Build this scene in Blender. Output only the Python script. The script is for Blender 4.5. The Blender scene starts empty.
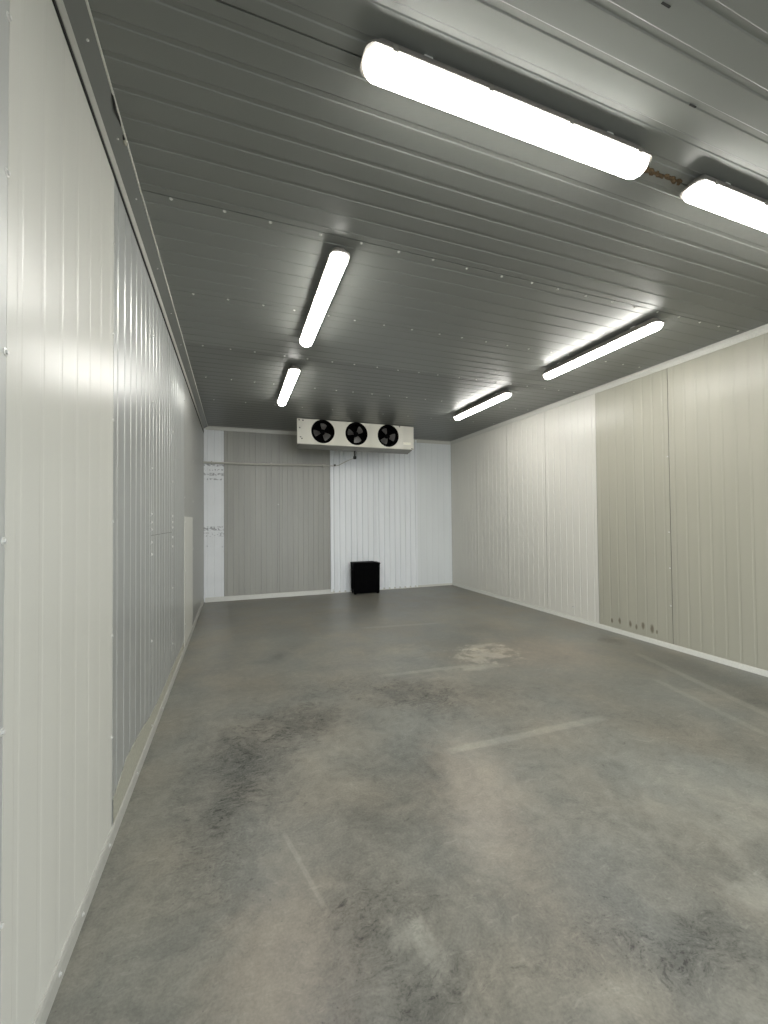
import bpy, bmesh, math, random
from mathutils import Vector, Matrix
random.seed(4)
S = bpy.context.scene
COL = S.collection

# ------------------------------------------------------------------ camera
W, D, H, Y0 = 5.593, 8.895, 3.516, -2.2       # room: x 0..W, y Y0..D, z 0..H
FPX, YAW, PIT, ROL = 409.9, 0.3495, 0.01955, -0.00912
cam_d = bpy.data.cameras.new('camera')
cam = bpy.data.objects.new('camera', cam_d)
COL.objects.link(cam)
cam_d.sensor_fit = 'HORIZONTAL'
cam_d.sensor_width = 36
cam_d.lens = FPX * 36 / 768
cam_d.clip_start = 0.05
_F = Vector((math.sin(YAW) * math.cos(PIT), math.cos(YAW) * math.cos(PIT), math.sin(PIT)))
_R = Vector((math.cos(YAW), -math.sin(YAW), 0))
_U = _R.cross(_F)
_R2 = _R * math.cos(ROL) + _U * math.sin(ROL)
_U2 = -_R * math.sin(ROL) + _U * math.cos(ROL)
cam.matrix_world = Matrix(((_R2.x, _U2.x, -_F.x, 0.5813), (_R2.y, _U2.y, -_F.y, 0),
                           (_R2.z, _U2.z, -_F.z, 1.6), (0, 0, 0, 1)))
S.camera = cam

# ------------------------------------------------------------------ light and exposure
S.view_settings.view_transform = 'Standard'
S.view_settings.look = 'None'
S.view_settings.gamma = 1
S.view_settings.use_curve_mapping = False
S.cycles.sample_clamp_indirect = 4.0
S.cycles.blur_glossy = 0.6
S.view_settings.exposure = 1.55
LAMP = 12.5                                   # strength of the lamp diffusers
SKY = 2.6                                     # daylight coming in at the open end behind the camera
world = bpy.data.worlds.new('world')
S.world = world
world.use_nodes = True
world.node_tree.nodes['Background'].inputs[0].default_value = (0.90, 0.95, 1.0, 1)
world.node_tree.nodes['Background'].inputs[1].default_value = SKY
pl = bpy.data.lights.new('door_portal', 'AREA')
pl.shape = 'RECTANGLE'
pl.size, pl.size_y = 3.4, 3.0
pl.cycles.is_portal = True
po = bpy.data.objects.new('door_portal', pl)
COL.objects.link(po)
po.location = (2.8, Y0 - 0.05, 1.5)
po.rotation_euler = (math.radians(90), 0, 0)

# ------------------------------------------------------------------ materials
class NT:
    def __init__(s, name):
        s.m = bpy.data.materials.new(name)
        s.m.use_nodes = True
        s.t = s.m.node_tree
        s.b = s.t.nodes['Principled BSDF']
        s.geo = s.t.nodes.new('ShaderNodeNewGeometry').outputs['Position']
    def n(s, typ, **kw):
        o = s.t.nodes.new(typ)
        for k, v in kw.items():
            setattr(o, k, v)
        return o
    def put(s, sock, v):
        if isinstance(v, bpy.types.NodeSocket):
            s.t.links.new(v, sock)
        else:
            sock.default_value = v
    def math(s, op, a, b=0.0, c=None, clamp=False):
        o = s.n('ShaderNodeMath', operation=op, use_clamp=clamp)
        s.put(o.inputs[0], a); s.put(o.inputs[1], b)
        if c is not None:
            s.put(o.inputs[2], c)
        return o.outputs[0]
    def vmath(s, op, a, b=(0, 0, 0)):
        o = s.n('ShaderNodeVectorMath', operation=op)
        s.put(o.inputs[0], a); s.put(o.inputs[1], b)
        return o.outputs['Value'] if op in ('LENGTH', 'DISTANCE', 'DOT_PRODUCT') else o.outputs[0]
    def noise(s, scale, detail=4, rough=0.55, vec=None, sc3=None, color=False):
        o = s.n('ShaderNodeTexNoise')
        v = s.geo if vec is None else vec
        if sc3:
            v = s.vmath('MULTIPLY', v, sc3)
        s.put(o.inputs['Vector'], v)
        o.inputs['Scale'].default_value = scale
        o.inputs['Detail'].default_value = detail
        o.inputs['Roughness'].default_value = rough
        return o.outputs['Color' if color else 'Fac']
    def mr(s, v, a, b, c=0.0, d=1.0, smooth=False):
        o = s.n('ShaderNodeMapRange')
        if smooth:
            o.interpolation_type = 'SMOOTHSTEP'
        s.put(o.inputs['Value'], v)
        for k, x in zip(('From Min', 'From Max', 'To Min', 'To Max'), (a, b, c, d)):
            o.inputs[k].default_value = x
        return o.outputs[0]
    def mix(s, f, a, b, blend='MIX'):
        o = s.n('ShaderNodeMix', data_type='RGBA', blend_type=blend)
        s.put(o.inputs[0], f)
        s.put(o.inputs[6], (*a, 1) if isinstance(a, tuple) else a)
        s.put(o.inputs[7], (*b, 1) if isinstance(b, tuple) else b)
        return o.outputs[2]
    def bump(s, h, dist, strength=0.3):
        o = s.n('ShaderNodeBump')
        o.inputs['Distance'].default_value = dist
        o.inputs['Strength'].default_value = strength
        s.put(o.inputs['Height'], h)
        s.put(s.b.inputs['Normal'], o.outputs[0])
    def set(s, **kw):
        for k, v in kw.items():
            s.put(s.b.inputs[k.replace('_', ' ')], (*v, 1) if isinstance(v, tuple) and len(v) == 3 else v)
        return s.m


def paint(name, col, rough=0.32, grime=0.10, metal=0.0, axis='z', spec=0.5):
    """coil-coated sheet metal: even colour, faint grime, slightly wavy gloss"""
    t = NT(name)
    st = (3.0, 3.0, 0.35) if axis == 'z' else (0.35, 3.0, 3.0)
    g = t.noise(1.6, 2, 0.45, sc3=st)
    v = t.math('MULTIPLY_ADD', g, 1.6 * grime, 1 - 0.9 * grime)
    t.set(Base_Color=t.mix(1.0, col, v, 'MULTIPLY'), Metallic=metal, Specular_IOR_Level=spec)
    t.set(Roughness=rough)
    return t.m


def plain(name, col, rough=0.5, metal=0.0, grain=0.06, spec=0.5):
    t = NT(name)
    v = t.mr(t.noise(60, 3), 0.3, 0.7, 1 - grain, 1 + grain)
    t.set(Base_Color=t.mix(1.0, col, v, 'MULTIPLY'), Roughness=rough, Metallic=metal, Specular_IOR_Level=spec)
    return t.m


M = {}
M['cream'] = paint('cream_sheet', (0.605, 0.605, 0.55), 0.30, 0.06)
M['left_grey'] = paint('grey_sheet', (0.48, 0.495, 0.48), 0.32, 0.10, metal=0.45)
M['left_dim'] = paint('dim_grey_sheet', (0.42, 0.425, 0.40), 0.33, 0.10, metal=0.5)
M['galv'] = paint('galvanised_sheet', (0.50, 0.51, 0.49), 0.4, 0.25, metal=0.2)
M['right_white'] = paint('white_sheet', (0.71, 0.70, 0.64), 0.30, 0.05)
M['right_beige'] = None
M['back_white'] = paint('bright_white_sheet', (0.88, 0.905, 0.92), 0.32, 0.05)
M['back_pale'] = paint('pale_sheet', (0.80, 0.83, 0.83), 0.34, 0.05)
M['back_grey'] = paint('taupe_sheet', (0.365, 0.363, 0.325), 0.36, 0.18)
M['trim'] = plain('trim_white', (0.62, 0.62, 0.57), 0.4)
M['trim_grey'] = plain('trim_grey', (0.42, 0.42, 0.38), 0.4)
M['core'] = plain('panel_edge', (0.12, 0.12, 0.11), 0.8)
M['steel'] = plain('screw_steel', (0.74, 0.74, 0.71), 0.3, 0.4)
M['clip'] = plain('clip_steel', (0.30, 0.29, 0.26), 0.4, 0.6)
M['steel_dark'] = plain('dark_screw', (0.12, 0.12, 0.11), 0.45, 0.6)
M['black'] = plain('black_plastic', (0.0010, 0.0010, 0.0013), 0.7, spec=0.05)
M['rubber'] = plain('black_rubber', (0.010, 0.010, 0.010), 0.7)
M['foam'] = plain('brown_foam', (0.10, 0.065, 0.03), 0.9, grain=0.4)
M['matte_pale'] = plain('pale_matte', (0.36, 0.355, 0.29), 0.8, grain=0.15)
M['cooler'] = paint('cooler_casing', (0.70, 0.685, 0.60), 0.35, 0.16)
M['tray'] = paint('cooler_tray', (0.24, 0.24, 0.22), 0.45, 0.15)
M['blade'] = plain('fan_blade', (0.13, 0.125, 0.12), 0.3, 0.3)
M['label'] = plain('paper_label', (0.88, 0.86, 0.74), 0.6)
M['body'] = plain('lamp_housing', (0.20, 0.19, 0.17), 0.5)
M['pipe'] = plain('pipe_plastic', (0.55, 0.54, 0.48), 0.35)
M['asphalt'] = plain('yard_asphalt', (0.20, 0.20, 0.19), 0.9)


def mat_beige():
    t = NT('beige_sheet')
    col = (0.43, 0.42, 0.345)
    g = t.noise(1.6, 2, 0.45, sc3=(3, 3, 0.3))
    c = t.mix(1.0, col, t.math('MULTIPLY_ADD', g, 0.14, 0.93), 'MULTIPLY')
    # row of small brown rust blotches low on the sheet, one on each rib
    w = t.noise(9, 3, 0.6)
    m = None
    for (y, z, r) in ((4.376, 0.15, .04), (4.25, 0.17, .05), (4.09, 0.17, .055), (4.0, 0.15, .04), (3.906, 0.18, .055), (3.78, 0.18, .06), (3.72, 0.15, .03)):
        d = t.vmath('LENGTH', t.vmath('DIVIDE', t.vmath('SUBTRACT', t.geo, (W, y, z)), (1, r * .42, r * .95)))
        k = t.mr(t.math('ADD', d, t.math('MULTIPLY_ADD', w, 1.4, -0.7)), 0.35, 1.2, 0.75, 0, True)
        m = k if m is None else t.math('MAXIMUM', m, k)
    c = t.mix(m, c, (0.11, 0.085, 0.05))
    t.set(Base_Color=c, Specular_IOR_Level=0.5, Roughness=0.31)
    return t.m


M['right_beige'] = mat_beige()


def mat_white_marked():
    """bright white sheet with rows of small scuffed pencil-like marks"""
    t = NT('marked_white_sheet')
    x = t.n('ShaderNodeSeparateXYZ'); t.put(x.inputs[0], t.geo)
    z = x.outputs[2]
    c = t.mix(1.0, (0.82, 0.84, 0.85), t.math('MULTIPLY_ADD', t.noise(3, 5), 0.12, 0.93), 'MULTIPLY')
    m = None
    for z0, hw, th in ((2.73, .015, .50), (2.64, .012, .52), (2.55, .02, .47), (2.45, .012, .5), (1.46, .03, .47), (1.34, .03, .56), (1.10, .015, .6)):
        band = t.mr(t.math('ABSOLUTE', t.math('SUBTRACT', z, z0)), hw, hw * 1.6, 1, 0)
        k = t.math('MULTIPLY', band, t.mr(t.noise(26, 2, 0.5, sc3=(1.0, 1, 1.2)), th, th + .05))
        m = k if m is None else t.math('MAXIMUM', m, k)
    t.set(Base_Color=t.mix(t.math('MULTIPLY', m, 0.6), c, (0.12, 0.12, 0.13)), Roughness=0.34)
    return t.m


M['back_marked'] = mat_white_marked()


def mat_ceiling(k):
    t = NT('ceiling_sheet')
    st = (0.3, 3, 3)
    c = t.mix(1.0, (0.205 * k, 0.213 * k, 0.200 * k), t.math('MULTIPLY_ADD', t.noise(1.6, 2, 0.45, sc3=st), 0.12, 0.94), 'MULTIPLY')
    t.set(Base_Color=c, Metallic=0.15, Specular_IOR_Level=0.5,
          Roughness=0.37)
    return t.m


M['ceil_a'], M['ceil_b'], M['ceil_c'] = mat_ceiling(1.0), mat_ceiling(0.86), mat_ceiling(1.1)


def mat_floor():
    t = NT('worn_concrete')
    wv = t.vmath('SCALE', t.vmath('SUBTRACT', t.noise(1.6, 4, 0.6, color=True), (.5, .5, .5)))
    wv.node.inputs['Scale'].default_value = 0.4
    wp = t.vmath('ADD', t.geo, wv)
    big = t.noise(0.75, 5, 0.58, vec=wp)
    mid = t.noise(2.6, 6, 0.65, vec=wp)
    fine = t.noise(16, 5, 0.7, vec=wp)
    grit = t.noise(90, 2, 0.6)
    v = t.math('ADD', t.math('ADD', t.mr(big, 0.3, 0.7, -0.14, 0.14), t.mr(mid, 0.3, 0.7, -0.20, 0.20)),
               t.math('ADD', t.mr(fine, 0.3, 0.7, -0.18, 0.18), t.mr(grit, 0.3, 0.7, -0.12, 0.12)))
    # stains, patches, worn spots: (x, y, rx, ry, rotation, change, ragged)
    spots = [
        (3.35, 4.16, .36, .24, 0, .6, 1.6), (3.1, 3.85, .35, .10, 0, .4, 1.0), (3.45, 4.45, .3, .12, 0, .5, 1.4), (1.98, 2.25, .24, .55, -.25, .22, .35), (1.72, 1.80, .17, .30, -.2, .26, .35),
        (1.20, 1.49, .10, .08, 0, .34, 1.3), (1.26, 1.42, .06, .12, 0, .30, 1.3),
        (3.1, 1.62, .85, .30, .1, .17, .8), (3.1, 1.40, .35, .12, .2, .16, 1.0),
        (1.15, 2.62, .25, .5, 0, .10, .6), (0.7, 1.6, .25, .4, 0, .10, .7), (4.4, 3.9, .8, .6, 0, .08, .7),
        (1.79, 1.05, .2, .07, 0, .2, 1.2), (2.66, 1.10, .12, .12, .6, .32, 1.2),
        (2.13, 3.55, .45, .28, 0, -.26, 1.2), (2.20, 3.2, .35, .25, 0, -.16, 1.2), (0.68, 2.92, .35, .55, 0, -.24, .9),
        (0.47, 2.2, .22, .4, 0, -.12, .9), (1.07, 3.36, .4, .3, 0, -.22, 1.2), (1.6, 3.9, .5, .3, 0, -.14, 1.0), (1.14, 1.62, .28, .24, 0, -.22, 1.1),
        (1.20, 1.24, .28, .16, 0, -.24, .9), (0.9, 1.3, .12, .25, 0, -.14, .8), (2.2, 1.06, .32, .13, 0, -.24, .9), (1.9, 1.2, .3, .15, 0, -.12, 1.0),
        (5.2, 4.06, .16, .18, 0, -.3, 1.0), (5.0, 2.55, .36, .95, -.2, -.22, .25), (3.6, 3.0, .8, .5, 0, -.08, .6),
        (2.9, 6.9, 1.2, .7, 0, -.10, .8), (2.5, 4.6, .5, .25, 0, .14, 1.0), (1.4, 6.0, .8, .4, 0, -.08, .8), (.45, 6.0, .3, 1.0, 0, .10, .6),
    ]
    nz = t.math('SUBTRACT', t.noise(5.5, 6, 0.7), 0.5)
    scf = 0.0
    for (x, y, rx, ry, a, dv, rag) in spots:
        mp = t.n('ShaderNodeMapping', vector_type='TEXTURE')
        t.put(mp.inputs['Vector'], t.geo)
        mp.inputs['Location'].default_value = (x, y, 0)
        mp.inputs['Rotation'].default_value = (0, 0, a)
        mp.inputs['Scale'].default_value = (rx, ry, 1)
        d = t.math('MULTIPLY_ADD', nz, 2.6 * rag, t.vmath('LENGTH', mp.outputs[0]))
        v = t.math('ADD', v, t.mr(d, 0.25, 1.25, dv * (1.35 if dv > 0 else 1.0), 0, True))
        if dv < -.1 and rag >= .9:
            scf = t.math('ADD', scf, t.mr(d, 0.2, 1.5, 1, 0, True))
    # pale straight residue lines where tape or sheet edges were
    for (x0, y0, x1, y1, w, dv) in ((1.9, 2.54, 3.42, 2.52, .035, .17), (1.95, 4.0, 3.15, 3.92, .035, .16), (2.3, 5.87, 3.6, 5.69, .04, .12),
                                    (5.05, 3.6, 4.58, 1.95, .04, .14), (4.50, 3.0, 4.22, 1.8, .03, .10), (.95, 1.62, .80, 2.25, .010, .14)):
        L = math.hypot(x1 - x0, y1 - y0)
        mp = t.n('ShaderNodeMapping', vector_type='TEXTURE')
        t.put(mp.inputs['Vector'], t.geo)
        mp.inputs['Location'].default_value = ((x0 + x1) / 2, (y0 + y1) / 2, 0)
        mp.inputs['Rotation'].default_value = (0, 0, math.atan2(y1 - y0, x1 - x0))
        sx = t.n('ShaderNodeSeparateXYZ'); t.put(sx.inputs[0], mp.outputs[0])
        a = t.mr(t.math('ABSOLUTE', sx.outputs[0]), L / 2 - .15, L / 2, 1, 0, True)
        b = t.mr(t.math('MULTIPLY_ADD', nz, w * 1.2, t.math('ABSOLUTE', sx.outputs[1])), w * .6, w * 1.5, 1, 0, True)
        v = t.math('ADD', v, t.math('MULTIPLY', t.math('MULTIPLY', a, b), dv * 1.9))
    # fine scuffs inside the stains
    st = t.noise(22, 4, 0.8, vec=wp, sc3=(1, 2.2, 1))
    v = t.math('ADD', v, t.math('MULTIPLY', t.math('MULTIPLY', t.mr(st, 0.53, 0.62), scf), -0.30))
    v = t.math('ADD', v, t.math('MULTIPLY', t.math('MULTIPLY', t.mr(st, 0.44, 0.36), scf), 0.22))
    # small trowel scratches
    sc = t.noise(7, 3, 0.8, vec=wp, sc3=(1, 5, 1))
    v = t.math('ADD', v, t.math('MULTIPLY', t.mr(sc, 0.60, 0.68), 0.20))
    sd = t.noise(9, 4, 0.75, vec=wp, sc3=(1, 3.2, 1))
    v = t.math('ADD', v, t.math('MULTIPLY', t.mr(sd, 0.36, 0.28), -0.28))
    pores = t.noise(24, 3, 0.7, vec=t.vmath('ADD', t.geo, (7.3, 2.1, 0)))
    v = t.math('ADD', v, t.math('MULTIPLY', t.math('MULTIPLY', t.mr(pores, 0.60, 0.70), t.mr(mid, 0.5, 0.35)), -0.35))
    v = t.math('ADD', v, t.math('MULTIPLY', t.mr(t.noise(55, 1, 0.5), 0.76, 0.80), -0.35))
    hue = t.mix(t.mr(t.noise(1.3, 3, 0.5, vec=wp), 0.35, 0.65), (0.190, 0.194, 0.172), (0.205, 0.193, 0.158))
    for (x, y, rx, ry, a) in ((1.9, 2.1, .35, .8, -.25), (0.75, 1.5, .35, .5, 0), (4.0, 4.0, 1.0, .7, 0)):
        mp = t.n('ShaderNodeMapping', vector_type='TEXTURE')
        t.put(mp.inputs['Vector'], t.geo)
        mp.inputs['Location'].default_value = (x, y, 0)
        mp.inputs['Rotation'].default_value = (0, 0, a)
        mp.inputs['Scale'].default_value = (rx, ry, 1)
        d = t.math('MULTIPLY_ADD', nz, 1.2, t.vmath('LENGTH', mp.outputs[0]))
        hue = t.mix(t.mr(d, 0.2, 1.2, 0.75, 0, True), hue, (0.222, 0.196, 0.158))
    t.set(Base_Color=t.mix(1.0, hue, t.math('MAXIMUM', t.math('ADD', v, 1.0), 0.2), 'MULTIPLY'))
    t.set(Roughness=t.math('ADD', t.mr(mid, 0.3, 0.7, 0.30, 0.46), t.mr(fine, 0.3, 0.7, -0.05, 0.06)), Specular_IOR_Level=0.45)
    t.bump(t.math('ADD', fine, t.math('MULTIPLY', grit, 0.4)), 0.002, 0.25)
    return t.m


M['floor'] = mat_floor()


def mat_emit(name='lit_diffuser', k=1.0):
    t = NT(name)
    t.set(Base_Color=(0.9, 0.9, 0.88), Roughness=0.4, Emission_Color=(1.0, 0.975, 0.925), Emission_Strength=LAMP * k)
    t.m.cycles.emission_sampling = 'FRONT'
    return t.m


M['emit'] = mat_emit()
M['emit_end'] = mat_emit('diffuser_end', 0.35)      # the lens ends, past the LED strip inside

# ------------------------------------------------------------------ mesh helpers
def obj(name, bm, mat, parent=None, loc=None, smooth=False):
    me = bpy.data.meshes.new(name)
    bmesh.ops.recalc_face_normals(bm, faces=bm.faces[:])
    bm.to_mesh(me); bm.free()
    me.materials.append(mat)
    if smooth:
        for p in me.polygons:
            p.use_smooth = True
    o = bpy.data.objects.new(name, me)
    COL.objects.link(o)
    if parent:
        o.parent = parent
    if loc:
        o.location = loc
    return o


def thing(name, label, cat, loc=(0, 0, 0), group=None):
    o = bpy.data.objects.new(name, None)
    COL.objects.link(o)
    o.empty_display_size = 0.1
    o.location = loc
    tag(o, label, cat, group)
    return o


def tag(o, label, cat, group=None):
    o['label'] = label; o['category'] = cat
    if group:
        o['group'] = group


def struct(o, label, cat):
    o['kind'] = 'structure'; o['label'] = label; o['category'] = cat
    return o


def box(bm, x0, x1, y0, y1, z0, z1, bev=0.0):
    vs = [bm.verts.new((x, y, z)) for x in (x0, x1) for y in (y0, y1) for z in (z0, z1)]
    fs = [bm.faces.new([vs[i] for i in q]) for q in ((0, 1, 3, 2), (4, 6, 7, 5), (0, 4, 5, 1), (2, 3, 7, 6), (0, 2, 6, 4), (1, 5, 7, 3))]
    if bev:
        es = {e for f in fs for e in f.edges}
        bmesh.ops.bevel(bm, geom=list(es), offset=bev, segments=2, affect='EDGES', profile=0.5)
    return bm


def tube(bm, pts, r, n=12, cap=True):
    pts = [Vector(p) for p in pts]
    rings = []
    ref = Vector((0, 0, 1)) if abs((pts[1] - pts[0]).normalized().z) < 0.9 else Vector((1, 0, 0))
    for i, p in enumerate(pts):
        d = (pts[min(i + 1, len(pts) - 1)] - pts[max(i - 1, 0)]).normalized()
        a = d.cross(ref).normalized(); b = d.cross(a)
        rings.append([bm.verts.new(p + (a * math.cos(2 * math.pi * k / n) + b * math.sin(2 * math.pi * k / n)) * r) for k in range(n)])
    for A, B in zip(rings, rings[1:]):
        for k in range(n):
            bm.faces.new((A[k], A[(k + 1) % n], B[(k + 1) % n], B[k]))
    if cap:
        bm.faces.new(rings[0]); bm.faces.new(rings[-1][::-1])
    return bm


def lathe(bm, prof, n=24, mat=Matrix()):
    """prof: (radius, height) about local z, then moved by mat"""
    rings = []
    for r, h in prof:
        if r < 1e-6:
            rings.append([bm.verts.new(mat @ Vector((0, 0, h)))])
        else:
            rings.append([bm.verts.new(mat @ Vector((r * math.cos(2 * math.pi * k / n), r * math.sin(2 * math.pi * k / n), h))) for k in range(n)])
    for A, B in zip(rings, rings[1:]):
        for k in range(n):
            k2 = (k + 1) % n
            q = ([A[0]] if len(A) == 1 else [A[k], A[k2]]) + ([B[0]] if len(B) == 1 else [B[k2], B[k]])
            bm.faces.new(q)
    return bm


def sheet(u0, u1, v0, v1, place, ribs, depth=0.0022, wide=0.030, slope=0.005, th=0.006, gap=0.0025):
    """profiled sheet: u runs across the grooves, v along them; place(u, v, w) -> point, w = height out of the wall"""
    u0 += gap; u1 -= gap
    prof = [(u0, 0), (u0, th)]
    for r in ribs:
        a, b = r - wide / 2, r + wide / 2
        if a - .01 < u0 or b + .01 > u1:
            continue
        prof += [(a, th), (a + slope, th - depth), (b - slope, th - depth), (b, th)]
    prof += [(u1, th), (u1, 0)]
    bm = bmesh.new()
    A = [bm.verts.new(place(u, v0, w)) for u, w in prof]
    B = [bm.verts.new(place(u, v1, w)) for u, w in prof]
    for i in range(len(prof) - 1):
        bm.faces.new((A[i], A[i + 1], B[i + 1], B[i]))
    for R in (A, B):                                     # edge caps, one quad strip per step
        for i in range(1, len(prof) - 2):
            if abs(prof[i][0] - prof[i + 1][0]) > 1e-5:
                c = bm.verts.new(place(prof[i][0], v0 if R is A else v1, 0)); d = bm.verts.new(place(prof[i + 1][0], v0 if R is A else v1, 0))
                bm.faces.new((R[i], R[i + 1], d, c))
    return bm


def ribset(u0, u1, pitch):
    n = max(1, round((u1 - u0) / pitch))
    p = (u1 - u0) / n
    return [u0 + p * (k + .5) for k in range(n)]


def prism(bm, prof, a, b, place):
    A = [bm.verts.new(place(a, *p)) for p in prof]
    B = [bm.verts.new(place(b, *p)) for p in prof]
    n = len(prof)
    for i in range(n):
        bm.faces.new((A[i], A[(i + 1) % n], B[(i + 1) % n], B[i]))
    bm.faces.new(A); bm.faces.new(B[::-1])
    return bm


TH = 0.006                                                 # sheet stands this far off its core
PL = lambda u, v, w: (w - TH, u, v)                        # left wall (u = y, v = z)
PR = lambda u, v, w: (W - w + TH, u, v)                    # right wall
PB = lambda u, v, w: (u, D - w + TH, v)                    # back wall (u = x, v = z)
PC = lambda u, v, w: (v, u, H - w + TH)                    # ceiling (u = y, v = x)

# one screw mesh, shared: hexagonal head over a washer
def screw_mesh():
    bm = bmesh.new()
    lathe(bm, [(0.011, 0), (0.011, 0.0018), (0.007, 0.003)], 14)
    lathe(bm, [(0.0062, 0.002), (0.0062, 0.0065), (0.005, 0.0075), (0, 0.0078)], 6)
    me = bpy.data.meshes.new('screw')
    bmesh.ops.recalc_face_normals(bm, faces=bm.faces[:])
    bm.to_mesh(me); bm.free()
    me.materials.append(M['steel'])
    return me


SCREW = screw_mesh()
DARK_SCREW = SCREW.copy()
DARK_SCREW.materials[0] = M['steel_dark']
ROT = {'left': (0, math.pi / 2, 0), 'right': (0, -math.pi / 2, 0), 'back': (math.pi / 2, 0, 0), 'ceil': (math.pi, 0, 0)}


def screw(parent, side, p, mesh=None, size=1.0):
    o = bpy.data.objects.new('screw', mesh or SCREW)
    COL.objects.link(o)
    o.parent = parent
    o.location = p
    o.rotation_euler = ROT[side]
    o.scale = (size, size, size)
    return o


# ------------------------------------------------------------------ the shell
o = obj('floor', box(bmesh.new(), -.2, W + .2, Y0 - .2, D + .2, -.2, 0), M['floor'])
struct(o, 'bare grey concrete floor with worn patches and stains', 'floor')
o = obj('ground', box(bmesh.new(), -8, 14, Y0 - 12, Y0 - .2, -.25, -.03), M['asphalt'])
struct(o, 'grey yard outside the open door end behind the viewer', 'ground')

wall_l = struct(obj('wall_left', box(bmesh.new(), -.12, -TH, Y0, D + .12, 0, H + .1), M['core']), 'long left wall of ribbed metal sandwich panels', 'wall')
wall_r = struct(obj('wall_right', box(bmesh.new(), W + TH, W + .12, Y0, D + .12, 0, H + .1), M['core']), 'long right wall of white and beige ribbed panels', 'wall')
wall_b = struct(obj('wall_back', box(bmesh.new(), -TH, W + TH, D + TH, D + .12, 0, H + .1), M['core']), 'far end wall of white and grey ribbed panels', 'wall')
ceil = struct(obj('ceiling', box(bmesh.new(), -.12, W + .12, Y0, D + .12, H + TH, H + .12), M['core']), 'dark grey ribbed metal panel ceiling with rows of screws', 'ceiling')
bm = bmesh.new()
box(bm, -.12, 1.1, Y0 - .12, Y0, 0, H + .12); box(bm, 4.5, W + .12, Y0 - .12, Y0, 0, H + .12); box(bm, 1.1, 4.5, Y0 - .12, Y0, 3.0, H + .12)
struct(obj('wall_rear', bm, M['right_white']), 'rear wall around the wide open doorway behind the viewer', 'wall')

# left wall sheets
Lp = [(Y0, -1.8, 'right_white'), (-1.8, -.73, 'right_white'), (-.73, .33, 'right_white'), (.33, 1.385, 'galv'), (1.385, 2.432, 'cream'), (2.432, 3.45, 'left_grey'),
      (3.45, 4.56, 'left_grey'), (4.56, 5.56, 'left_grey'), (5.56, 6.68, 'left_dim'), (6.68, 7.78, 'left_dim'), (7.78, D, 'left_dim')]
for i, (a, b, m) in enumerate(Lp):
    rb = ribset(a, b, .143)
    if m == 'galv':
        p = obj('wall_panel', sheet(a, b, 0, H, PL, [], th=TH, gap=0), M[m], wall_l)
        for z in (2.99, 2.555, 2.063, 1.553, 1.047, .542, .06):
            screw(p, 'left', (0, b - .005, z), size=1.0)
        continue
    if i == 6:                                   # this sheet is in two lengths
        p = obj('wall_panel', sheet(a, b, 0, 1.498, PL, rb, .0035, .034, .006), M[m], wall_l)
        q = obj('wall_panel', sheet(a, b, 1.502, H, PL, rb, .0035, .034, .006), M[m], wall_l)
        for y in (a + .012, b - .012):
            for z in (1.66, 1.60, 1.545):
                screw(q, 'left', (0, y, z))
            for z in (1.45, 1.36):
                screw(p, 'left', (0, y, z))
            for z in ((.72, .1) if y < 4 else (.95, .4)):
                screw(p, 'left', (0, y, z))
            for z in (3.0, 2.5, 2.0):
                screw(q, 'left', (0, y, z))
        continue
    deep = m != 'cream'
    p = obj('wall_panel', sheet(a, b, 0, H, PL, rb, .0032 if deep else .0008, .034, .006), M[m], wall_l)
    if m == 'cream':
        for z in (3.03, 2.56, 2.12, 1.602, 1.029, .523):
            screw(p, 'left', (0, b - .012, z), size=.8)
    if i in (8, 9):
        for z in (3.1, 2.5, 1.9) + ((1.2,) if i == 9 else ()):
            screw(p, 'left', (0, a + .012, z))
# pale tapered strip low on the grey sheets
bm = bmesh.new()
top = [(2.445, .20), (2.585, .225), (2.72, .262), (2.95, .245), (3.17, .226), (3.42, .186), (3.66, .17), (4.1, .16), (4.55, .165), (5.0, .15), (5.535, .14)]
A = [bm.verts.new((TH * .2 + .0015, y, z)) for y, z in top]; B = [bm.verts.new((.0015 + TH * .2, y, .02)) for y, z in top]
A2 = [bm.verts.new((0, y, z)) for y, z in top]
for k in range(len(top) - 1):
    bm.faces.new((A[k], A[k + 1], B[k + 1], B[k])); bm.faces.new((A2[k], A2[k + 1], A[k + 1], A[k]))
obj('pale_strip', bm, M['matte_pale'], wall_l)['label'] = 'pale tapered band low on the grey sheets'

# right wall sheets
Rp = [(Y0, -.68, 'right_beige'), (-.68, .38, 'right_beige'), (.38, 1.45, 'right_beige'), (1.45, 2.47, 'right_beige'), (2.47, 3.515, 'right_beige'), (3.515, 4.591, 'right_beige'),
      (4.591, 5.642, 'right_white'), (5.642, 6.70, 'right_white'), (6.70, 7.78, 'right_white'), (7.78, D, 'right_white')]
for i, (a, b, m) in enumerate(Rp):
    if i == 4:
        a += .002
    p = obj('wall_panel', sheet(a, b, 0, H, PR, ribset(a, b, .131), .0021 if m == 'right_beige' else .0045, .028, .006, gap=.004 if i in (4, 5) else .0025), M[m], wall_r)
    if i == 5:
        for z in (2.35, 1.42, .98, .52):
            screw(p, 'right', (W, a + .018, z))
    if i == 6:
        screw(p, 'right', (W, a + .012, 2.95)); screw(p, 'right', (W, a + .5, .2))

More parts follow.
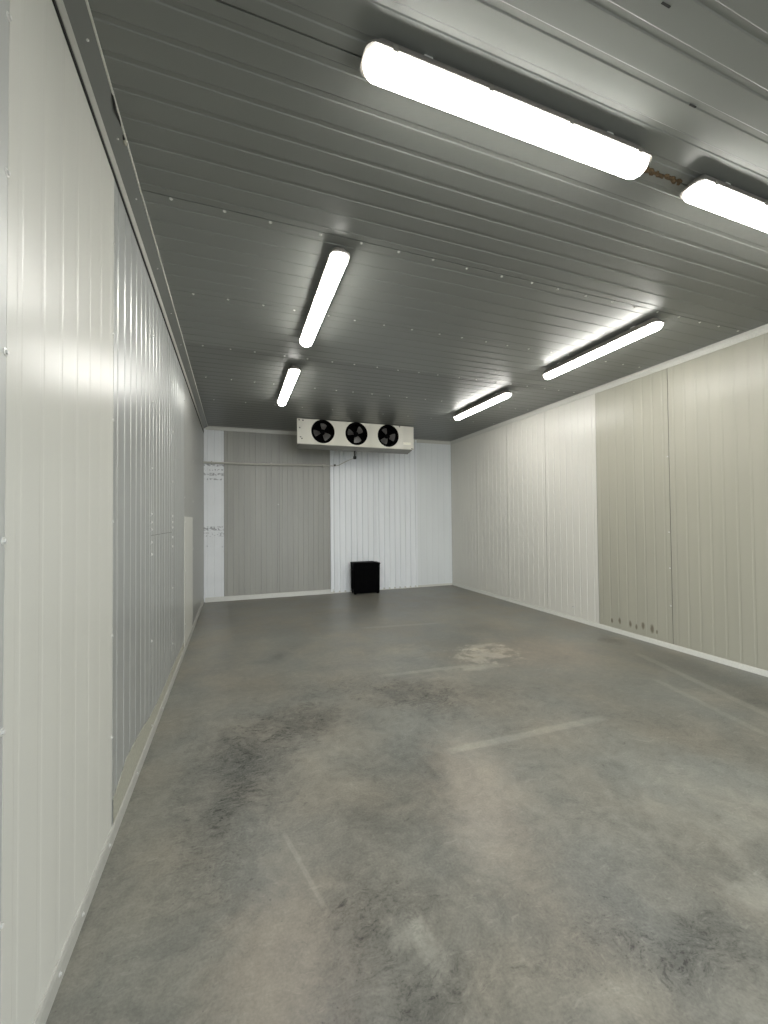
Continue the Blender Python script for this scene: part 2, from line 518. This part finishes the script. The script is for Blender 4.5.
# back wall sheets
Bp = [(0, .38, 'back_marked', .126, .0052), (.38, 1.47, 'back_grey', .109, .0052), (1.47, 2.56, 'back_grey', .109, .0052), (2.56, 3.61, 'back_white', .13, .028),
      (3.61, 4.66, 'back_white', .13, .028), (4.66, W, 'back_pale', .155, .004)]
for i, (a, b, m, pitch, dep) in enumerate(Bp):
    big = dep > .01
    p = obj('wall_panel', sheet(a, b, 0, H, PB, ribset(a, b, pitch), dep, .048 if big else .026, .011 if big else .004, th=.030 if big else TH), M[m], wall_b)
    p['label'] = ('narrow marked white panel', 'grey panel', 'grey panel', 'bright white ribbed panel', 'bright white ribbed panel', 'pale smooth panel')[i]
    if i == 0:
        for z in (2.6, 2.2, 1.7, 1.0, .45):
            screw(p, 'back', (b - .014, D, z))
    if i == 2:
        screw(p, 'back', (a - .02, D, 1.95)); screw(p, 'back', (b - .02, D, 2.2))

# ceiling sheets
Cs = [Y0, -1.62, -.57, .51, 1.585, 2.66, 3.73, 4.79, 5.85, 6.91, 7.97, D]
cp = []
for i, (a, b) in enumerate(zip(Cs, Cs[1:])):
    fine = i >= 5
    p = obj('ceiling_panel', sheet(a, b, 0, W, PC, ribset(a, b, .143), .0032 if not fine else .0028, .032, .0045, gap=.004 if i in (3, 4) else .0022),
            M[('ceil_a', 'ceil_a', 'ceil_a', 'ceil_a', 'ceil_a', 'ceil_c', 'ceil_c', 'ceil_b', 'ceil_b', 'ceil_b', 'ceil_b')[i]], ceil)
    cp.append(p)
for i, y, n in ((5, 2.68, 19), (6, 3.745, 19), (7, 4.82, 19), (8, 5.87, 19), (9, 6.93, 12)):
    for k in range(n):
        x = .22 + (k + .15 * random.random()) * (5.2 / (n - 1))
        screw(cp[i], 'ceil', (x, y + random.uniform(-.006, .006), H), size=0.95)
# two small dark slots punched in the near ceiling sheet
for (x, y) in ((2.10, 1.038), (2.59, 1.261)):
    obj('slot', box(bmesh.new(), -.022, .022, -.004, .004, -.0015, .0005, .001), M['rubber'], cp[3], (x, y, H))
# crumbled brown sealant in the seam between the two near lamps
bm = bmesh.new()
for k in range(26):
    x = 2.68 + .30 * k / 25
    r = random.uniform(.006, .014)
    bmesh.ops.create_icosphere(bm, subdivisions=1, radius=r, matrix=Matrix.Translation((x, 1.585 + random.uniform(-.012, .012), H - .002)) @ Matrix.Diagonal((1.5, 1, .7, 1)))
obj('sealant_residue', bm, M['foam'], ceil)['label'] = 'crumbled brown sealant in the seam'

# ------------------------------------------------------------------ trims
XL = lambda s, a, b: (a, s, b)
bm = bmesh.new()
prism(bm, [(0, H - .122), (.009, H - .122), (.009, H - .052), (.009, H), (0, H)], Y0, D, XL)
tl = struct(obj('trim_1', bm, M['trim_grey']), 'sloped metal cornice along the top of the left wall', 'trim')
bm = bmesh.new(); prism(bm, [(.009, H - .052), (.074, H - .016), (.074, H), (.009, H)], Y0, D, XL)
obj('flashing', bm, M['ceil_b'], tl)['label'] = 'dark flashing along the ceiling'
obj('edge_fold', box(bmesh.new(), .074, .079, Y0, D, H - .017, H), M['trim'], tl)
bm = bmesh.new(); box(bm, 0, .006, Y0, D, H - .138, H - .122)
obj('seal', bm, M['rubber'], tl)['label'] = 'black strip standing in for the shadow gap under the cornice'  # black strip paints in the shade of the gap below the cornice leg
for y in (1.55, 1.86, 2.3, 2.7, 3.4, 4.1, 4.8, 5.6):
    s = screw(tl, 'ceil', (.045, y, H - .030), size=.7); s.rotation_euler = (0, math.radians(150), 0)
bm = bmesh.new()
prism(bm, [(W, H - .078), (W - .007, H - .075), (W - .010, H - .02), (W - .03, H - .004), (W - .03, H), (W, H)], Y0, D, XL)
struct(obj('trim_2', bm, M['trim']), 'white metal cove strip along the top of the right wall', 'trim')
bm = bmesh.new()
prism(bm, [(D, H - .075), (D - .016, H - .072), (D - .02, H - .02), (D - .04, H - .004), (D - .04, H), (D, H)], .03, W - .03, lambda s, a, b: (s, a, b))
struct(obj('trim_3', bm, M['trim']), 'white cove strip along the top of the far end wall', 'trim')
bm = bmesh.new()
prism(bm, [(0, 0), (.010, 0), (.010, .060), (.006, .074), (0, .076)], Y0, D, XL)
bl = struct(obj('baseboard_left', bm, M['trim_grey']), 'low pale metal skirting along the foot of the left wall', 'baseboard')
for y in (1.75, 1.98, 2.35, 2.95, 3.9):
    s = screw(bl, 'left', (.010, y, .04), size=.8)
bm = bmesh.new()
prism(bm, [(W, 0), (W - .028, 0), (W - .026, .01), (W - .008, .05), (W, .055)], Y0, D, XL)
struct(obj('baseboard_right', bm, M['trim']), 'low pale metal skirting along the foot of the right wall', 'baseboard')
bm = bmesh.new()
prism(bm, [(D, 0), (D - .032, 0), (D - .03, .012), (D - .014, .085), (D, .09)], .03, 2.62, lambda s, a, b: (s, a, b))
prism(bm, [(D, 0), (D - .028, 0), (D - .026, .008), (D - .012, .042), (D, .046)], 2.62, W - .03, lambda s, a, b: (s, a, b))
struct(obj('baseboard_back', bm, M['trim']), 'pale skirting along the foot of the far end wall', 'baseboard')

# ------------------------------------------------------------------ ceiling lamps
def make_lamp(label, group):
    """weatherproof batten along local x, origin at its middle on the ceiling"""
    L, Wd = 1.55, .135
    t = thing('batten_lamp', label, 'lamp', group=group)
    def stadium(l, w, n=6, k=.55):
        r = w * k; pts = []
        for cx, cy, a0 in ((l / 2 - r, w / 2 - r, 0), (-l / 2 + r, w / 2 - r, 90), (-l / 2 + r, -w / 2 + r, 180), (l / 2 - r, -w / 2 + r, 270)):
            for j in range(n + 1):
                a = math.radians(a0 + 90 * j / n); pts.append((cx + r * math.cos(a), cy + r * math.sin(a)))
        return pts
    def loft(levels):
        bm = bmesh.new(); rings = []
        for l, w, z, k in levels:
            rings.append([bm.verts.new((x, y, z)) for x, y in stadium(l, w, k=k)])
        for A, B in zip(rings, rings[1:]):
            n = len(A)
            for i in range(n):
                bm.faces.new((A[i], A[(i + 1) % n], B[(i + 1) % n], B[i]))
        bm.faces.new(rings[0]); bm.faces.new(rings[-1][::-1])
        return bm
    obj('housing', loft([(L - .10, .085, -.012, .3), (L - .07, .10, -.03, .3), (L - .02, .125, -.058, .3), (L, Wd + .004, -.062, .3), (L, Wd + .004, -.072, .3)]), M['body'], t)
    lv = []
    for j in range(8):
        a = math.radians(90 * j / 7 * .985)
        c, s = math.cos(a), math.sin(a)
        lv.append((L - .012 - .09 * (1 - c), (Wd - .008) * (c * .82 + .18 * (1 if j < 7 else .6)) , -.072 - .052 * s, .45 if c > .3 else .3))
    df = obj('diffuser', loft(lv), M['emit'], t)
    df.data.materials.append(M['emit_end'])
    for p in df.data.polygons:
        if abs(p.normal.x) > .45:
            p.material_index = 1
    for x in (-.66, -.22, .22, .66):
        for sgn in (-1, 1):
            bm = bmesh.new()
            y = sgn * (Wd / 2 + .0045)
            box(bm, x - .012, x + .012, y - .0015, y + .0015, -.080, -.056, .0007)
            box(bm, x - .012, x + .012, min(y, y - sgn * .005), max(y, y - sgn * .005), -.082, -.079)
            obj('clip', bm, M['clip'], t)
    for x in (-.5, .5):
        obj('mounting_bracket', box(bmesh.new(), x - .02, x + .02, -.04, .04, -.014, 0, .002), M['steel'], t)
    return t


def copy_thing(t):
    r = t.copy(); COL.objects.link(r)
    for ch in list(t.children):
        c = ch.copy(); COL.objects.link(c); c.parent = r
    return r


GL = 'weatherproof batten lamps on the ceiling'
lamp_spots = [(1.838, 1.525, 0, 'large lit batten lamp nearest the viewer, lying across the ceiling seam, whole in view'),
              (3.745, 1.53, 0, 'lit batten lamp at the right edge, end to end with the nearest lamp'),
              (1.275, 3.48, 90, 'lit batten lamp running lengthwise on the left half of the ceiling, nearer one'),
              (1.275, 5.78, 90, 'small lit batten lamp above and left of the three-fan cooler'),
              (4.37, 3.47, 90, 'lit batten lamp near the right wall, above the beige panels'),
              (4.37, 5.75, 90, 'small lit batten lamp near the right wall, right of the three-fan cooler')]
first = None
for (x, y, a, lab) in lamp_spots:
    o = make_lamp(lab, GL) if first is None else copy_thing(first)
    first = first or o
    o['label'] = lab
    o.location = (x, y, H)
    o.rotation_euler = (0, 0, math.radians(a))

# ------------------------------------------------------------------ evaporator cooler
CX0, CX1, CY, CZ0, CZ1 = 1.672, 4.03, 7.65, 3.035, 3.503
cooler = thing('evaporator_cooler', 'white three-fan evaporator cooler hung from the ceiling at the far wall', 'cooler', (0, 0, 0))
FC, FZ, FR = (2.155, 2.815, 3.475), 3.285, .205
def front_panel():
    bm = bmesh.new()
    for y in (CY, CY + .03):
        fx = [CX0] + [v for c in FC for v in (c - .225, c + .225)] + [CX1]
        zs = [CZ0, CZ1]
        for i in range(len(fx) - 1):
            x0, x1 = fx[i], fx[i + 1]
            if i % 2 == 0:
                bm.faces.new([bm.verts.new((x, y, z)) for x, z in ((x0, CZ0), (x1, CZ0), (x1, CZ1), (x0, CZ1))])
            else:
                cx = (x0 + x1) / 2; n = 48; inn = []; out = []
                for k in range(n):
                    a = 2 * math.pi * (k + .5) / n; c, s = math.cos(a), math.sin(a)
                    inn.append(bm.verts.new((cx + FR * c, y, FZ + FR * s)))
                    tx = ((x1 - cx) if c > 0 else (cx - x0)) / abs(c)
                    tz = ((CZ1 - FZ) if s > 0 else (FZ - CZ0)) / abs(s)
                    r = min(tx, tz)
                    out.append(bm.verts.new((cx + r * c, y, FZ + r * s)))
                corners = [(x1, CZ1), (x0, CZ1), (x0, CZ0), (x1, CZ0)]
                for k in range(n):
                    k2 = (k + 1) % n
                    bm.faces.new((inn[k], inn[k2], out[k2], out[k]))
                    p, q = out[k].co, out[k2].co
                    if abs(p.x - q.x) > 1e-4 and abs(p.z - q.z) > 1e-4:
                        cc = min(corners, key=lambda w: (w[0] - p.x) ** 2 + (w[1] - p.z) ** 2)
                        bm.faces.new((out[k], out[k2], bm.verts.new((cc[0], y, cc[1]))))
    for (x0, x1, z0, z1) in ((CX0, CX0, CZ0, CZ1), (CX1, CX1, CZ0, CZ1), (CX0, CX1, CZ0, CZ0), (CX0, CX1, CZ1, CZ1)):
        if x0 == x1:
            q = [(x0, CY, z0), (x0, CY, z1), (x0, CY + .03, z1), (x0, CY + .03, z0)]
        else:
            q = [(x0, CY, z0), (x1, CY, z0), (x1, CY + .03, z0), (x0, CY + .03, z0)]
        bm.faces.new([bm.verts.new(v) for v in q])
    # rolled lip along the bottom edge
    tube(bm, [(CX0, CY + .004, CZ0 + .006), (CX1, CY + .004, CZ0 + .006)], .008, 8)
    return bm
obj('front_panel', front_panel(), M['cooler'], cooler)
bm = bmesh.new()
# hollow casing behind the front: top, ends, back
box(bm, CX0 + .055, CX1 - .055, CY + .03, 7.96, CZ1 - .012, CZ1)
box(bm, CX0 + .055, CX0 + .067, CY + .03, 7.96, CZ0 + .01, CZ1 - .012); box(bm, CX1 - .067, CX1 - .055, CY + .03, 7.96, CZ0 + .01, CZ1 - .012)
obj('casing', bm, M['cooler'], cooler)
bm = bmesh.new()
box(bm, CX0 + .08, CX1 - .08, CY + .22, 7.94, CZ0 + .02, CZ1 - .02)
for k in range(60):
    x = CX0 + .09 + k * (CX1 - CX0 - .18) / 59
    box(bm, x - .0015, x + .0015, 7.94, 7.952, CZ0 + .03, CZ1 - .03)
obj('coil', bm, M['rubber'], cooler)
bm = bmesh.new()
prism(bm, [(CY + .012, CZ0 + .002), (7.93, CZ0 + .006), (7.93, CZ0 - .050), (7.90, CZ0 - .056), (CY + .04, CZ0 - .020), (CY + .012, CZ0 - .010)], CX0 + .03, CX1 - .03, lambda s, a, b: (s, a, b))
obj('drip_tray', bm, M['tray'], cooler)
RX = Matrix.Rotation(math.pi / 2, 4, 'X')                  # local z -> -y (towards the viewer)
for fi, cx in enumerate(FC):
    base = Matrix.Translation((cx, CY, FZ)) @ RX
    bm = bmesh.new()
    lathe(bm, [(FR + .018, 0), (FR + .018, .006), (FR + .006, .012), (FR - .010, .008), (FR - .014, -.02), (FR - .014, -.20), (0, -.20)], 48, base)
    fan = obj('fan', bm, M['black'], cooler)
    fan['label'] = 'black shrouded axial fan'
    bm = bmesh.new()
    lathe(bm, [(.045, -.10), (.055, -.06), (.05, -.035), (.03, -.026), (0, -.024)], 24, base)
    obj('hub', bm, M['black'], fan)
    for k in range(3):
        bm = bmesh.new()
        a0 = math.radians(((80, -45, 190), (45, -75, 165), (115, 235, -5))[fi][k])
        rows = []
        for r, half, tw in ((.045, .50, .030), (.08, .52, .036), (.115, .50, .038), (.150, .46, .036), (.168, .42, .030)):
            row = []
            for j in range(6):
                s = -1 + 2 * j / 5
                row.append((r * math.cos(a0 + half * s), r * math.sin(a0 + half * s), -.055 + tw * s))
            rows.append(row)
        fr = [[bm.verts.new(base @ Vector(p)) for p in row] for row in rows]
        bk = [[bm.verts.new(base @ Vector((p[0], p[1], p[2] - .004))) for p in row] for row in rows]
        for A in (fr, bk):
            for i in range(4):
                for j in range(5):
                    bm.faces.new((A[i][j], A[i][j + 1], A[i + 1][j + 1], A[i + 1][j]))
        for i in range(4):
            for j in (0, 5):
                bm.faces.new((fr[i][j], fr[i + 1][j], bk[i + 1][j], bk[i][j]))
        for i in (0, 4):
            for j in range(5):
                bm.faces.new((fr[i][j], fr[i][j + 1], bk[i][j + 1], bk[i][j]))
        obj('blade', bm, M['blade'], fan)
obj('nameplate', box(bmesh.new(), 3.80, 3.965, CY - .003, CY + .002, 3.125, 3.175), M['label'], cooler)['label'] = 'small cream paper label'
for (x, z) in ((1.71, 3.475), (1.72, 3.33), (1.735, 3.16), (1.76, 3.13), (1.78, 3.47), (3.72, 3.488), (3.99, 3.05)):
    s = screw(cooler, 'back', (x, CY, z), DARK_SCREW, 1.3)
for x in (CX0 + .25, CX1 - .25):
    obj('hanger', box(bmesh.new(), x - .02, x + .02, 7.7, 7.92, CZ1, H, .001), M['steel'], cooler)
bm = bmesh.new()
tube(bm, [(2.842, 7.88, CZ0 - .04), (2.842, 7.88, 2.87)], .018, 12)
lathe(bm, [(0, 2.822), (.028, 2.824), (.034, 2.84), (.034, 2.875), (.02, 2.885)], 14, Matrix.Translation((2.842, 7.88, 0)))
obj('drain_outlet', bm, M['rubber'], cooler)

# drain pipe along the far wall with its flexible hose end
pipe = thing('drain_pipe', 'thin grey horizontal drain pipe along the far wall below the cooler', 'pipe', (0, 0, 0))
obj('pipe_run', tube(bmesh.new(), [(.0, D - .06, 2.775), (1.2, D - .06, 2.778), (2.45, D - .06, 2.802)], .020, 14), M['pipe'], pipe)
bm = bmesh.new()
pts = [(2.45, D - .06, 2.802), (2.55, D - .06, 2.80), (2.66, D - .07, 2.80), (2.74, D - .09, 2.815), (2.80, D - .15, 2.85), (2.85, D - .4, 2.875), (2.865, D - .70, 2.87), (2.86, D - .88, 2.86)]
tube(bm, pts, .008, 8)
obj('hose', bm, M['pipe'], pipe)
bm = bmesh.new()
lathe(bm, [(.0, -.02), (.02, -.018), (.022, 0), (.02, .018), (0, .02)], 12, Matrix.Translation((2.655, D - .07, 2.815)))
obj('clamp', bm, M['steel_dark'], pipe)
for x in (.15, 1.3, 2.4):
    bm = bmesh.new()
    box(bm, x - .012, x + .012, D - .085, D + .001, 2.770 + .01 * x - .026, 2.770 + .01 * x + .034, .004)
    obj('bracket', bm, M['pipe'], pipe)

# ------------------------------------------------------------------ black crate on the floor
crate = thing('storage_crate', 'black plastic crate standing on the floor against the far wall', 'crate', (3.285, 8.66, 0))
crate.rotation_euler = (0, 0, math.radians(-3))
def crate_body():
    bm = bmesh.new()
    hx, hy, z0, z1 = .298, .15, .025, .655
    vs = {}
    for k, (z, s) in enumerate(((z0, .965), (z1, 1.0))):
        for sx in (-1, 1):
            for sy in (-1, 1):
                vs[(k, sx, sy)] = bm.verts.new((sx * hx * s, sy * hy * s, z))
    q = lambda *ks: bm.faces.new([vs[k] for k in ks])
    q((0, -1, -1), (0, 1, -1), (1, 1, -1), (1, -1, -1)); q((0, -1, 1), (0, 1, 1), (1, 1, 1), (1, -1, 1))
    q((0, -1, -1), (0, -1, 1), (1, -1, 1), (1, -1, -1)); q((0, 1, -1), (0, 1, 1), (1, 1, 1), (1, 1, -1))
    q((0, -1, -1), (0, 1, -1), (0, 1, 1), (0, -1, 1)); q((1, -1, -1), (1, 1, -1), (1, 1, 1), (1, -1, 1))
    bmesh.ops.bevel(bm, geom=bm.edges[:], offset=.014, segments=3, affect='EDGES', profile=.5)
    # upright ribs on the ends and the front
    for sx in (-1, 1):
        for y in (-.09, -.03, .03, .09):
            box(bm, min(sx * .288, sx * .302), max(sx * .288, sx * .302), y - .008, y + .008, .10, .60, .003)
    for x in (-.2, -.1, 0, .1, .2):
        box(bm, x - .01, x + .01, -.1545, -.142, .08, .60, .003)
    return bm
obj('body', crate_body(), M['black'], crate)
bm = bmesh.new()
box(bm, -.302, .302, -.153, .153, .640, .668, .004)
obj('rim', bm, M['black'], crate)
bm = bmesh.new()
box(bm, -.300, .225, -.150, .150, .666, .680, .004)
obj('lid', bm, M['black'], crate)
for sx in (-1, 1):
    for sy in (-1, 1):
        bm = bmesh.new()
        box(bm, sx * .255 - .026, sx * .255 + .026, sy * .112 - .024, sy * .112 + .024, 0, .032, .006)
        obj('foot', bm, M['black'], crate)
    bm = bmesh.new()
    x = sx * .305
    tube(bm, [(x, -.05, .52), (x + sx * .018, -.045, .525), (x + sx * .018, .045, .525), (x, .05, .52)], .007, 8)
    obj('handle', bm, M['steel_dark'], crate)

# ------------------------------------------------------------------ sheet leaning flat on the left wall, seal hanging from the cornice
cov = thing('cover_sheet', 'tall cream cover sheet fixed low on the left wall near the far corner', 'panel', (0, 6.06, 0))
obj('sheet', box(bmesh.new(), .0008, .006, -.51, .51, .078, 1.665, .001), M['cream'], cov)
for y in (-.47, .47):
    for z in (.35, 1.0, 1.60):
        screw(cov, 'left', (.006, y, z))
bm = bmesh.new()
pts = [(.070, 2.05, H - .006), (.073, 2.09, H - .014), (.070, 2.15, H - .022), (.072, 2.21, H - .014), (.068, 2.27, H - .010), (.070, 2.31, H - .018)]
tube(bm, pts, .006, 8)
seal = thing('seal_strip', 'loose black rubber seal hanging at the left cornice', 'seal', (0, 0, 0))
obj('strip', bm, M['rubber'], seal)
bm = bmesh.new()
bmesh.ops.create_icosphere(bm, subdivisions=2, radius=.014, matrix=Matrix.Translation((.070, 2.325, H - .014)) @ Matrix.Diagonal((.8, 1.8, .9, 1)))
obj('foam_end', bm, M['matte_pale'], seal)['label'] = 'pale foam blob at the end'
